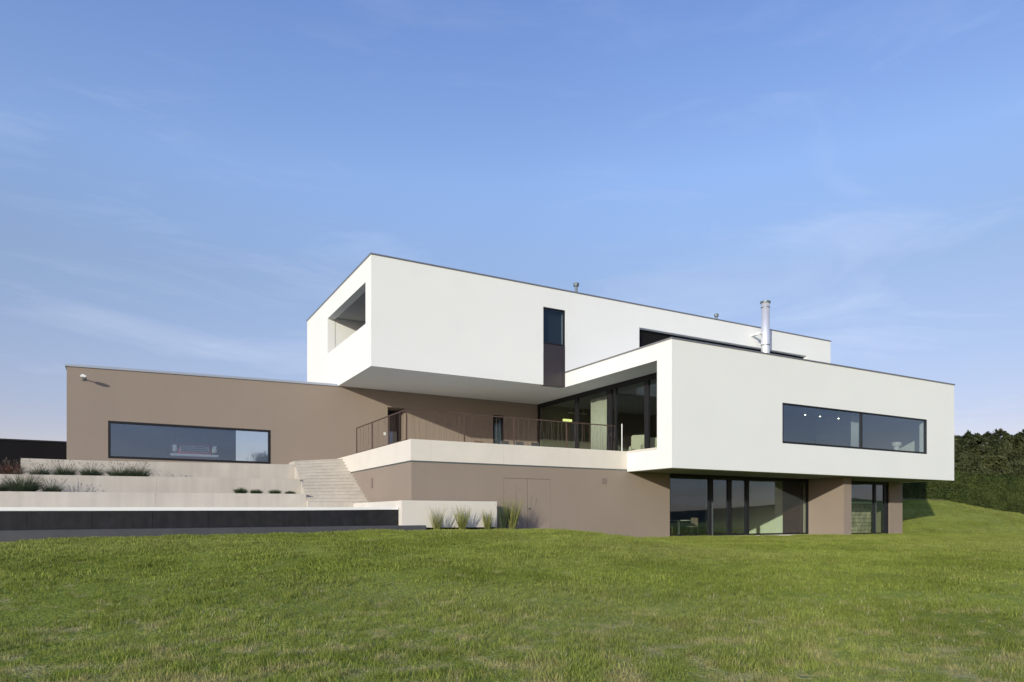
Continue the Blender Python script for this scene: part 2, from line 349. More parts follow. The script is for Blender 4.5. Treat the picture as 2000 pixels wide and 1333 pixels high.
# upper white storey
b=MB()
b.slab('y',YU,YU+.36,XU,36.9,ZU,ZR,[(16.74,XB,ZU,10.36),(22.32,34.78,7.75,10.16)])
b.slab('x',XU,XU+.36,YU+.36,37.8,ZU,ZR,[(27.62,33.58,8.66,10.36)])
b.slab('x',36.54,36.9,YU+.36,37.8,ZU,ZR)
b.slab('y',37.44,37.8,XU+.36,36.54,ZU,ZR)
b.slab('z',ZU,ZU+.3,XU+.36,36.54,YU+.36,37.44)
b.slab('z',ZR-.3,ZR-.02,XU+.36,36.54,YU+.36,37.44)
upper=b.build('upper_storey',M['white'],house)
def coping(x0,x1,y0,y1,z,name='roof_coping',parent=None,w=.42,t=.055,o=.035,fn=None):
    c=MB(); c.slab('z',z+.003,z+t,x0-o,x1+o,y0-o,y1+o,[(x0+w,x1-w,y0+w,y1-w)])
    # raised inner kerb, set back from the edge
    c.slab('z',z+t,z+t+.04,x0+.12,x1-.12,y0+.12,y1-.12,[(x0+w,x1-w,y0+w,y1-w)])
    return c.build(name,M['coping'],parent,fn=fn)
coping(XU,36.9,YU,37.8,ZR,parent=upper)
# loggia interior
b=MB(); b.slab('y',33.60,33.8,XU+.36,13.2,ZU+.3,10.6); b.slab('z',7.6,7.75,XU+.36,13.2,YU+.36,33.6)
b.build('loggia',M['white'],upper)
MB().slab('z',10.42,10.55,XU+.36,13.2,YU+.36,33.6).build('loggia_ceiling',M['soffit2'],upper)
MB().slab('x',12.2,12.4,YU+.37,33.59,7.76,10.41).build('loggia_glazing',M['dark'],upper)
b=MB(); b.cyl((10.9,30.4,10.42),(10.9,30.4,10.40),.09,n=16); b.build('downlight',M['plastic'],upper)
# slot window and lower panel
def window(name,parent,axis,p,u0,u1,z0,z1,fw=.07,mull=(),glass='g_dark',depth=.10,label=None,setback=.03,bottom=None,top=None,mw=.06):
    """frame + panes in plane axis=p, facing -axis"""
    bottom=fw if bottom is None else bottom; top=fw if top is None else top
    fr=MB(); q0=p+setback; q1=q0+depth
    def bx(a0,a1,c0,c1,s0=q0,s1=q1):
        if axis=='y': fr.box(a0,a1,s0,s1,c0,c1)
        else: fr.box(s0,s1,a0,a1,c0,c1)
    bx(u0,u0+fw,z0,z1); bx(u1-fw,u1,z0,z1); bx(u0+fw,u1-fw,z1-top,z1); bx(u0+fw,u1-fw,z0,z0+bottom)
    for mm in mull:
        mu,w=(mm if isinstance(mm,tuple) else (mm,mw)); bx(mu-w/2,mu+w/2,z0+bottom,z1-top)
    f=fr.build(name,M['dark'],parent)
    ms=sorted([(mm if isinstance(mm,tuple) else (mm,mw)) for mm in mull]); e=[u0+fw]
    for mu,w in ms: e+=[mu-w/2,mu+w/2]
    e.append(u1-fw)
    for i in range(0,len(e),2):
        g=MB()
        if axis=='y': g.box(e[i],e[i+1],q0+depth*.45,q0+depth*.45+.012,z0+bottom,z1-top)
        else: g.box(q0+depth*.45,q0+depth*.45+.012,e[i],e[i+1],z0+bottom,z1-top)
        g.build('pane',M[glass],f)
    return f
w=window('slot_window',house,'y',YU,16.74,XB,8.72,10.36,.05,glass='g_slot')
b=MB(); b.box(16.745,17.82,YU+.03,YU+.09,ZU,8.70); b.build('spandrel_panel',M['dbrown'],w)
MB().box(17.83,XB-.005,YU+.012,YU+.09,ZU,8.715).build('edge_profile',M['dbrown'],w)
MB().slab('y',YU+.34,YU+.36,16.0,XB+.6,ZU+.3,10.6).build('dark_backing',M['indark'],w)  # unseen dark sheet added behind the slot glass to keep it dark
# ribbon glazing behind side roof
w=window('ribbon_window',house,'y',YU,22.32,34.78,7.75,10.16,.07,mull=(25.3,28.4,31.5),glass='g_dark',setback=.30)
MB().slab('y',YU+.27,YU+.29,22.33,34.77,7.76,10.15).build('dark_sheet',M['black'],w)  # flat black sheet added in front of the panes to make the band dark
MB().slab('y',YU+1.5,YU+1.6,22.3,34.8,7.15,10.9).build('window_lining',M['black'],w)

# side white box
b=MB()
b.slab('y',YB,YB+.36,XB,XE,ZS,ZT,[(24.0,34.36,3.87,5.56)])
b.slab('x',XB,XB+.36,YB+.36,YU,ZS,ZT,[(20.57,YU,3.40,ZU),(YT-.02,YU,ZS,3.5)])
b.slab('x',XE-.36,XE,YB+.36,YU,ZS,ZT)
b.slab('z',ZU,ZU+.3,XB+.36,XE-.36,YB+.36,YU)          # roof
side=b.build('side_storey',M['white'],house)
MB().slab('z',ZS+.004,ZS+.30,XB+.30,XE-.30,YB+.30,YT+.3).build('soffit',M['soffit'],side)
c=MB(); c.slab('z',ZT+.003,ZT+.055,XB-.035,XE+.035,YB-.035,YU-.01,[(XB+.42,XE-.42,YB+.42,YU-.01)])
c.slab('z',ZT+.055,ZT+.09,XB+.12,XE-.12,YB+.12,YU-.01,[(XB+.42,XE-.42,YB+.42,YU-.01)])
c.build('roof_coping',M['coping'],side)
MB().box(XB-.02,XB+.40,20.575,YT-.03,3.402,3.47).build('window_sill',M['stone'],side)
w=window('picture_window',house,'y',YB,24.0,34.36,3.87,5.56,.06,mull=((29.3,.06),),glass='g_dark',setback=.0,bottom=.085,depth=.12)
# glazing facing the terrace
w=window('terrace_glazing',house,'x',19.40,20.12,YW-.02,ZF,ZU-.005,.09,mull=((22.92,.26),(25.05,.10),(25.50,.34),(28.12,.24)),glass='g_terr',top=.22,bottom=.10,setback=0)
h=MB(); h.box(19.33,19.36,25.30,25.33,4.45,4.62); h.box(19.36,19.40,25.30,25.33,4.45,4.48); h.box(19.36,19.40,25.30,25.33,4.59,4.62); h.build('door_handle',M['chrome'],w)
# interior shells (floor, walls, ceiling) of the side storey
b=MB(); b.slab('z',ZF-.1,ZF-.02,19.45,XE-.36,YB+.36,YW-.03); b.build('living_floor',M['floor'],house)
b=MB(); b.slab('x',XE-.5,XE-.37,YB+.37,YW-.3,ZF,ZU-.1); b.build('living_end_wall',M['inwall'],house)
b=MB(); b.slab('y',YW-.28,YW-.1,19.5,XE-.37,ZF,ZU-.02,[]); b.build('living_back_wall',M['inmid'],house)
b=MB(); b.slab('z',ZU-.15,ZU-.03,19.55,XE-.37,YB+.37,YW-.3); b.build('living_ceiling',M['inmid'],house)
b=MB(); b.slab('y',27.4,27.6,24.5,XE-.5,ZF,ZU-.16,[(30.5,31.8,ZF,5.6)]); b.build('partition_wall',M['ceil'],house)

# taupe garage wing
def wingz(x,y,z):
    if z>6.5 and x<XU-.01: z-=.19*(XU-x)/(XU+1.82)
    return (x,y,z)
b=MB()
b.slab('y',YW,YW+.36,-1.82,XU+.0,2.2,6.79,[(-.44,5.71,3.12,4.60)])
wing_front=[(11.06,12.0,ZF-.05,6.03),(16.72,17.33,ZF+.2,6.06)]
b.slab('y',YW,YW+.36,XU,19.49,2.2,ZU-.003,wing_front)
b.slab('x',-1.82,-1.46,YW+.36,40.0,2.2,6.79)
b.slab('y',39.64,40,-1.46,8.6,2.2,6.79,[(5.3,7.6,3.3,5.9)])
wing=b.build('garage_wing',M['taupe'],house,fn=wingz)
c=MB(); c.slab('z',6.793,6.86,-1.875,XU-.005,YW-.05,40.05,[(-1.4,XU-.4,YW+.4,39.6)]); c.slab('z',6.86,6.92,-1.70,XU-.01,YW+.10,39.9,[(-1.4,XU-.4,YW+.4,39.6)])
c.build('roof_coping',mat('pale_metal_coping',(.46,.50,.54),.4,metal=.5,var=.03),wing,fn=wingz)
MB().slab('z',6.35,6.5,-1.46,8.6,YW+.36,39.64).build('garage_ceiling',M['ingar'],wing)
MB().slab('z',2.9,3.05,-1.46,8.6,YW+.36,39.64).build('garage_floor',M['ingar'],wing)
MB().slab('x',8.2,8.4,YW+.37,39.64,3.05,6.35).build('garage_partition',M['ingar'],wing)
w=window('long_window',house,'y',YW,-.44,5.71,3.12,4.60,.09,glass='g_dark',setback=-.012,depth=.12)
w=window('rear_window',house,'y',39.64,5.3,7.6,3.3,5.9,.07,mull=(),glass='g_clear',setback=.1)
# niche with glazed door
b=MB(); b.slab('x',12.0,12.1,YW+.37,33.5,ZF-.05,6.2); b.slab('z',6.03,6.2,10.9,12.0,YW+.37,33.5); b.slab('x',10.9,11.06,YW+.37,33.5,ZF-.05,6.2); b.build('entrance_niche',M['taupe'],house)
d=MB(); d.box(11.06,12.0,32.75,32.83,ZF-.05,6.03); de=d.build('entrance_door',M['dark'],house)
MB().box(11.2,11.86,32.735,32.747,ZF+.1,5.0).build('door_pane',M['g_dark'],de)
w=window('narrow_window',house,'y',YW,16.72,17.33,ZF+.2,6.06,.09,glass='g_dark',setback=-.01)
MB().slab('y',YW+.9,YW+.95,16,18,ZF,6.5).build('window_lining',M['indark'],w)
MB().box(10.85,10.97,YW-.012,YW-.001,4.68,4.82).build('light_switch',M['plastic'],house)
# wall floodlight with its arm
fl=empty('floodlight',(-1.25,YW,6.18),parent=house)
b=MB(); b.cyl((-.02,-.50,.02),(-.02,-.32,.0),.065,.055,n=14); b.build('lamp_head',M['plastic'],fl,smooth=False)
b=MB(); b.cyl((-.02,-.32,0),(-.02,-.04,-.02),.02,n=8); b.box(-.07,.03,-.04,-.001,-.08,.05); b.build('bracket',M['gmetal'],fl)
b=MB(); b.box(-.10,.10,-.56,-.40,-.035,.04); b.build('housing',M['plastic'],fl,bevel=.012)

# terrace podium
b=MB()
b.slab('y',YT,YT+.3,8.647,20.24,-.6,2.68,[(12.23,14.27,-.6,2.232)])
b.slab('x',8.647,8.947,YT+.3,YW-.01,-.6,2.68)
pod=b.build('podium_wall',M['taupe'],house)
d=empty('service_door',(13.25,YT,0),parent=house)
b=MB(); b.box(-1.012,-.010,.006,.05,-.5,2.222); b.build('door_leaf',M['taupe'],d)
b=MB(); b.box(.010,1.012,.006,.05,-.5,2.222); b.build('door_leaf',M['taupe'],d)
b=MB(); b.box(-1.02,1.02,.06,.09,-.5,2.232); b.build('door_recess',M['joint'],d)
b=MB(); b.cyl((.04,-.05,1.12),(.04,.006,1.12),.012,n=8); b.box(-.01,.10,-.06,-.04,1.105,1.135); b.build('door_handle',M['gmetal'],d)
# cream cladding band / parapet
b=MB()
b.slab('y',YT-.035,YT+.30,8.612,XB-.002,2.73,3.46)
b.slab('x',8.612,8.912,YT+.30,YW-.003,2.73,3.46)
band=b.build('parapet_band',M['stone'],house)
b=MB(); b.slab('y',YT-.005,YT+.28,8.66,XB-.03,2.68,2.73); b.slab('x',8.66,8.90,YT+.28,YW-.03,2.68,2.73); b.build('drip_joint',M['gmetal'],band)
b=MB()
for x in (9.35,12.2,15.05): MB().box(x,x+.006,YT-.0365,YT-.03,2.732,3.459).build('cladding_joint',M['concrete'],band)
MB().slab('z',ZF-.12,ZF,8.912,19.39,YT+.30,YW-.003).build('terrace_deck',M['stone'],house)
# small fittings
v=MB(); v.slab('y',YT-.012,YT-.001,16.70,16.93,2.11,2.34); v.build('wall_vent',M['vent'],house)
MB().box(8.60,8.646,26.55,26.70,1.95,2.32).build('step_light',M['vent'],house)

# lower right glazing and walls
MB().slab('x',29.15,29.70,20.55,YT+.0,-.6,ZS).build('wing_wall',M['taupe'],house)
MB().slab('y',YT,YT+.3,29.15,30.4,-.6,ZS).build('ground_floor_wall',M['taupe'],house)
b=MB(); b.slab('y',YT,YT+.3,35.55,XE-.03,-.6,ZS); b.slab('x',XE-.33,XE-.03,YT+.3,31,-.6,ZS); b.build('ground_floor_wall',M['taupe'],house)
w=window('garden_glazing',house,'y',YT,20.24,29.148,-.03,ZS-.004,.07,mull=((22.68,.26),(23.83,.24),(24.95,.22)),glass='g_green',setback=.05,top=.16,bottom=.07)
MB().box(22.72,22.76,YT+.015,YT+.049,-.03,1.45).build('pull_handle',M['gmetal'],w)
w=window('garden_door',house,'y',YT,30.4,35.55,-.10,ZS-.004,.08,mull=((34.40,.18),(35.28,.16)),glass='g_green',setback=.05,top=.15,bottom=.08)
MB().box(34.44,34.47,YT+.02,YT+.049,.0,1.6).build('pull_handle',M['gmetal'],w)
b=MB(); b.slab('z',-.30,-.10,20.3,XE-.33,YT+.2,29.5); b.build('ground_floor_slab',M['floor'],house)
b=MB(); b.slab('x',29.15,29.35,YT+.3,29.3,-.1,ZS); b.build('interior_wall',M['inwall'],house)
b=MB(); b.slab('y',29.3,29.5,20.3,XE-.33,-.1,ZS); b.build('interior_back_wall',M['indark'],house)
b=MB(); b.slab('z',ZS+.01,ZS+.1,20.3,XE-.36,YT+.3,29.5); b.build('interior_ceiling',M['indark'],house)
b=MB(); b.slab('x',28.85,29.14,22.72,23.72,-.1,ZS); b.build('wardrobe',M['woodwall'],house)
b=MB(); b.slab('z',-.5,-.035,20.0,29.2,YT-.13,YT+.02); b.slab('z',-.5,-.11,29.7,XE,YT-.13,YT+.02); b.slab('z',-.5,-.035,29.0,29.75,20.42,20.55);b.build('plinth_kerb',M['stone'],house)

# railing on the terrace
rail=empty('railing',(0,0,0),parent=house)
ZRL=4.60
def rail_run(pts,posts):
    b=MB()
    for p,q in zip(pts[:-1],pts[1:]):
        dx,dy=q[0]-p[0],q[1]-p[1]; l=math.hypot(dx,dy); n=(-dy/l*.02,dx/l*.02)
        for z0,z1 in ((ZRL-.035,ZRL),(ZF+.08,ZF+.11)):
            vs=[(p[0]-n[0],p[1]-n[1]),(q[0]-n[0],q[1]-n[1]),(q[0]+n[0],q[1]+n[1]),(p[0]+n[0],p[1]+n[1])]
            k=len(b.v); b.v+=[(a,c,z0) for a,c in vs]+[(a,c,z1) for a,c in vs]
            b.f+=[(k,k+3,k+2,k+1),(k+4,k+5,k+6,k+7),(k,k+1,k+5,k+4),(k+1,k+2,k+6,k+5),(k+2,k+3,k+7,k+6),(k+3,k,k+4,k+7)]
    b.build('handrail',M['brown'],rail)
    for x,y in posts:
        MB().box(x-.02,x+.02,y-.02,y+.02,ZF,ZRL-.036).build('post',M['brown'],rail)
    b=MB(); r=random.Random(3)
    for p,q in zip(pts[:-1],pts[1:]):
        l=math.hypot(q[0]-p[0],q[1]-p[1]); k=int(l/.105)
        for i in range(k):
            t=(i+r.uniform(.2,.8))/k; t2=min(.999,max(.001,t+r.uniform(-.11,.11)/l)); tm=(t+t2)/2+r.uniform(-.04,.04)/l
            A=(p[0]+(q[0]-p[0])*t,p[1]+(q[1]-p[1])*t,ZF+.10); Mi=(p[0]+(q[0]-p[0])*tm,p[1]+(q[1]-p[1])*tm,(ZF+ZRL)/2+r.uniform(-.2,.2)); B=(p[0]+(q[0]-p[0])*t2,p[1]+(q[1]-p[1])*t2,ZRL-.03)
            b.cyl(A,Mi,.0033,n=5,cap=False); b.cyl(Mi,B,.0033,n=5,cap=False)
    b.build('baluster_infill',M['brown'],rail)
rail_run([(8.76,29.1),(8.76,23.15),(17.95,23.15)],[(8.76,29.1),(8.76,27.0),(8.76,25.0),(8.76,23.17),(11.0,23.15),(13.1,23.15),(15.5,23.15)])
b=MB(); b.cyl((17.93,22.7,ZF),(17.93,22.7,4.62),.022,n=12); b.build('post',M['plastic'],rail)

# chimney and roof vents
ch=empty('chimney',(30.55,26.25,7.1),parent=house)
b=MB(); b.cyl((0,0,0),(0,0,5.35),.225,n=28); b.build('flue_pipe',M['steel'],ch,smooth=False)
for p in ch.children[0].data.polygons: p.use_smooth=len(p.vertices)==4
for z0,z1,r_ in ((5.32,5.40,.27),(5.05,5.09,.24),(3.0,3.05,.24)): MB().cyl((0,0,z0),(0,0,z1),r_,n=28).build('flue_ring',M['gmetal'],ch)
b=MB(); b.box(-.42,-.2,-.02,.64,3.62,3.68); b.cyl((-.45,.1,3.65),(-.2,.0,3.65),.03,n=8); b.box(-.50,-.38,.05,.16,3.56,3.74); b.build('wall_bracket',M['plastic'],ch)
for x,y,z,r in ((19.45,28.2,12.12,.07),(29.3,28.6,12.12,.06)):
    v=empty('roof_vent',(x,y,0),parent=house)
    b=MB(); b.cyl((0,0,11.1),(0,0,z),r,n=12); b.build('vent_pipe',M['gmetal'],v)
    b=MB(); b.cyl((0,0,z-.02),(0,0,z+.12),r*1.9,r*2.1,n=14); b.cyl((0,0,z+.12),(0,0,z+.16),r*1.2,r*.8,n=14); b.build('vent_cap',M['gmetal'],v)

# ------------------------------------------------------------------ garden structures
XL=-30
def ret_wall(name,x0,x1,y,z0,z1a,z1b,label,t=.25):
    b=MB(); xs=[x1]
    while xs[-1]-5.2>x0: xs.append(xs[-1]-5.2)
    xs.append(x0)
    for a_,c_ in zip(xs[1:],xs[:-1]): b.box(a_+.003,c_-.003,y,y+t,z0,1)
    b.box(x0+.02,x1-.02,y+.012,y+t-.01,z0,z1b-.12)
    def fn(x,yy,z): return (x,yy,(z1a+(z1b-z1a)*(x+3.2)/9.4) if z==1 else z)
    o=b.build(name,M['concrete'],fn=fn); tag(o,label,'retaining wall',group='pale concrete retaining walls'); return o
A=ret_wall('retaining_wall',-3.137,6.47,30.4,2.0,2.875,3.03,'topmost pale concrete retaining wall below the long garage window')
ret_wall('retaining_wall',XL,6.36,28.9,1.4,2.25,2.335,'middle pale concrete retaining wall carrying the row of grass clumps')
ret_wall('retaining_wall',XL,6.26,27.4,.6,1.62,1.69,'lowest pale concrete retaining wall just above the white pool rim')
def bed(x0,x1,y0,y1,z0,z1,mt='soil',name='planting_bed'):
    b=MB(); b.box(x0,x1,y0,y1,z1-.5,1.)
    o=b.build(name,M[mt],fn=lambda x,y,z:(x,y,(z0+(z1-z0)*(x-x0)/(x1-x0)) if z==1. else z0-.6)); o['kind']='structure'; return o
bed(XL,6.26,27.65,28.9,1.55,1.63); bed(XL,6.36,29.15,30.4,2.17,2.26); bed(XL,-3.14,30.4,34.0,2.17,2.2)
bed(-3.13,6.47,30.65,YW-.002,2.85,3.0,'gravel','gravel_strip'); bed(-3.13,-1.83,YW-.002,34,2.85,2.86,'gravel','gravel_strip')
# stairs
b=MB(); n=14; r=.150; t=.275; x1=8.645
for i in range(n):
    z1=1.30+r*(i+1); y=27.1+t*i; xl=6.25+.27*i/n
    y_end=y+t if i<n-1 else YW-.003
    b.box(xl,x1,y-.012,y_end,z1-.04,z1); b.box(xl,x1,y+.008,y_end,z1-.048,z1-.04); b.box(xl,x1,y-.004,y_end,.6,z1-.048)
st=b.build('stone_stairs',M['concrete'],fn=None); 
for v_ in st.data.vertices:
    if v_.co.z>1.2: v_.co.z-=.20*(8.645-v_.co.x)/2.2*(v_.co.z-1.2)/2.2
tag(st,'wide flight of pale concrete steps climbing beside the terrace parapet','stairs')
# stepped cheek blocks on the left flank
b=MB()
for (ya,yb,za,zb) in ((30.4,31.2,2.2,3.2),(28.9,29.8,1.5,2.62),(27.4,28.2,.7,1.95)):
    pass
# deck round the pool
b=MB(); b.slab('z',.7,.98,XL,8.64,25.6,27.4); b.slab('z',.98,1.15,6.2,8.64,26.9,27.6); dk=b.build('pool_deck',M['stone']); dk['kind']='structure'
# pool
pool=empty('swimming_pool',(0,22,0)); tag(pool,'raised infinity pool with white rim, black front wall and grey stone ledge','pool')
def rimz(x): return .955+.135*(x+2.65)/10.7
def pz(x,y,z): return (x,y-22,z+.135*(x+2.65)/10.7-.0)
b=MB(); xx=8.02
while xx>XL: b.box(max(xx-1.45,XL)+.004,xx-.004,21.98,22.25,-.3,.955); xx-=1.45
b.box(XL,8.0,22.0,22.24,-.3,.90)
b.build('pool_front_wall',M['slate'],pool,fn=lambda x,y,z:(x,y-22,z if z<0 else rimz(max(x,-12))-.045-(.02 if z==.90 else 0)))
b=MB(); b.slab('z',.0,1.0,XL,8.02,21.95,22.30); b.build('pool_rim',M['rim'],pool,fn=lambda x,y,z:(x,y-22,rimz(max(x,-12))+(-.045 if z==0 else .03)))
b=MB(); b.slab('y',25.3,25.6,XL,8.02,.2,1.18); b.build('pool_back_wall',M['rim'],pool,fn=lambda x,y,z:(x,y-22,z if z<.5 else rimz(max(x,-12))+.07))
b=MB(); b.slab('z',.8,.90,XL,8.0,22.3,25.3); b.build('water',M['water'],pool,fn=lambda x,y,z:(x,y-22,z))
b=MB(); b.slab('z',-.4,.5,XL,8.70,21.2,21.94); b.build('stone_ledge',M['ledge'],pool,fn=lambda x,y,z:(x,y-22,z if z<0 else .395+.13*(max(x,-12)+2.65)/11.3),bevel=.01)
# cream garden wall at the end of the pool
gw=empty('garden_wall',(8.04,21.7,0)); tag(gw,'low cream rendered garden wall at the right end of the pool','wall')
b=MB(); b.slab('y',0,.32,0,3.55,.44,1.345); b.slab('x',0,.30,.32,5.9,.60,1.34); b.build('wall_body',M['gwall'],gw,bevel=.008)
b=MB(); b.slab('y',.06,.30,.06,3.5,-.3,.437); b.build('recessed_base',M['black'],gw)
# gravel bed at its foot
b=MB(); b.slab('z',-.2,.5,8.75,14.2,21.28,22.38)
gb=b.build('gravel_bed',M['gravel'],fn=lambda x,y,z:(x,y,-.3 if z<0 else float(zg(min(x,13.2),21.3))+.005)); gb['kind']='structure'
# black boundary wall at left
bw=empty('boundary_wall',(-16,34,2)); tag(bw,'black boundary wall left of the taupe garage wing','wall')
b=MB(); b.slab('y',.1,.3,-14,14.1,-.5,1.86); b.build('wall_body',M['black'],bw)
b=MB(); b.slab('z',1.863,1.92,-14,14.1,.06,.34); b.build('wall_cap',M['dark'],bw)

# ------------------------------------------------------------------ plants
def blades(n,h,rad,lean,w,droop=.3,seed=0,hmin=.5):
    r=np.random.default_rng(seed); v=[];f=[]
    for i in range(n):
        a=r.uniform(0,6.283); q_=math.sqrt(r.uniform()); rr=rad*q_; bx,by=rr*math.cos(a),rr*math.sin(a)
        th=lean*(.25*r.uniform()+.75*q_)*r.uniform(.7,1.3); a2=a+r.normal(0,.45); dx,dy=math.cos(a2),math.sin(a2)
        Lb=h*r.uniform(hmin,1.08); s=r.uniform(0,3.14); sx,sy=math.cos(s)*w/2,math.sin(s)*w/2; b=len(v); K=4
        x=y=z=0
        for k in range(K+1):
            ww=1-.85*(k/K)**1.5
            v+=[(bx+dx*x-sx*ww,by+dx*0+dy*x-sy*ww,z),(bx+dx*x+sx*ww,by+dy*x+sy*ww,z)]
            ang=th+droop*1.6*(k/K)*th/max(lean,.1); x+=math.sin(ang)*Lb/K; z+=math.cos(ang)*Lb/K
        for k in range(K): q=b+2*k; f.append((q,q+1,q+3,q+2))
    m=MB(); m.v=v; m.f=f; return m
def heads(n,h,rad,lean,size,seed):
    r=np.random.default_rng(seed); m=MB()
    for i in range(n):
        a=r.uniform(0,6.283); ln=lean*r.uniform(.3,1.2)*h; hh=h*r.uniform(.8,1.15)
        p=Vector((math.cos(a)*ln*.3,math.sin(a)*ln*.3,hh*.3)); q=Vector((math.cos(a)*ln,math.sin(a)*ln,hh)); d=(q-p).normalized()
        m.cyl(p,q,.002,n=3,cap=False); m.cyl(q,q+d*size,.009,.004,n=5)
    return m
def clump(name,x,y,z,h,rad,lean,n,w,mt,label,cat,group,seed,hd=0,droop=.3,hmin=.5,head_h=1.2):
    e=empty(name,(x,y,z)); tag(e,label,cat,group)
    blades(n,h,rad,lean,w,droop,seed,hmin).build('leaves',M[mt],e,recalc=False)
    if hd: heads(hd,h*head_h,rad,lean*.8,.06,seed+50).build('seed_heads',M['tuftp'],e,recalc=False)
    return e
G='ornamental grass clumps on the retaining walls'
B=[(-3.30,'redleaf',.50,'reddish grass clump beside the left end of the topmost retaining wall'),
   (-2.46,'tuft',.36,'smallest sparse grass clump, second from the left on the middle wall'),
   (-1.75,'tuft',.48,'grass clump on the middle wall in front of the garage corner'),
   (-.93,'tuft',.46,'grass clump on the middle wall under the left window edge'),
   (-.05,'tuft',.48,'grass clump on the middle wall, second from its right end'),
   (.56,'tuft',.54,'bushiest grass clump at the right end of the middle wall row')]
for i,(x,mt,h,lb) in enumerate(B):
    clump('ornamental_grass',x,29.30,2.2,h*1.08,.19,1.1,760,.014,mt,lb,'ornamental grass',G,10+i,26,droop=.4,hmin=.45,head_h=1.0)
clump('ornamental_grass',-4.0,29.5,2.19,.5,.2,1.0,150,.011,'redleaf','reddish grass clump cut off by the left edge on the middle wall','ornamental grass',G,31,14,droop=.5)
for i,(x,h,n,lb) in enumerate([(-3.45,.42,160,'grass clump at the left picture edge on the lowest wall'),(-2.80,.66,260,'largest feathery grass clump on the lowest retaining wall'),(-2.02,.40,120,'small grass clump right of the large feathery one on the lowest wall')]):
    clump('ornamental_grass',x,27.85,1.58,h*1.08,.17 if i!=1 else .26,1.1,int(n*4),.014,'tuft',lb,'ornamental grass',G,40+i,24 if i!=1 else 46,droop=.4,hmin=.45,head_h=1.0)
for i,(x,s,lb) in enumerate([(3.92,.26,'leftmost and largest low green cushion plant on the lowest wall'),(4.47,.22,'second low cushion plant from the left on the lowest wall'),(5.15,.22,'third low cushion plant from the left on the lowest wall'),(5.72,.17,'smallest low cushion plant beside the stairs')]):
    clump('cushion_plant',x,27.72,1.66,s,.12,1.2,520,.016,'tuft',lb,'plant','low cushion plants on the lowest wall',60+i,0,droop=.2,hmin=.7)
G2='tall grasses at the foot of the cream garden wall'
for i,(x,y,h,lean,n,mt,lb) in enumerate([(9.15,21.38,.72,.45,50,'blade','leftmost slim grass tuft with leaning blades by the cream wall'),(10.08,21.4,.75,.42,70,'blade','upright grass tuft at the middle of the cream wall'),(11.10,21.5,.62,.25,50,'blade','short narrow grass tuft near the right end of the cream wall'),
        (11.78,21.6,.78,.3,80,'tuft','dark green grass tuft just right of the cream wall'),(12.12,21.55,1.0,.38,110,'blade','tallest golden grass tuft in front of the service door')]):
    clump('tall_grass',x,y,float(zg(x,21.3)),h*1.18,.10,lean*.85,int(n*2.2),.015,mt,lb,'ornamental grass',G2,80+i,6 if i in (4,) else 0,droop=.12,hmin=.45)

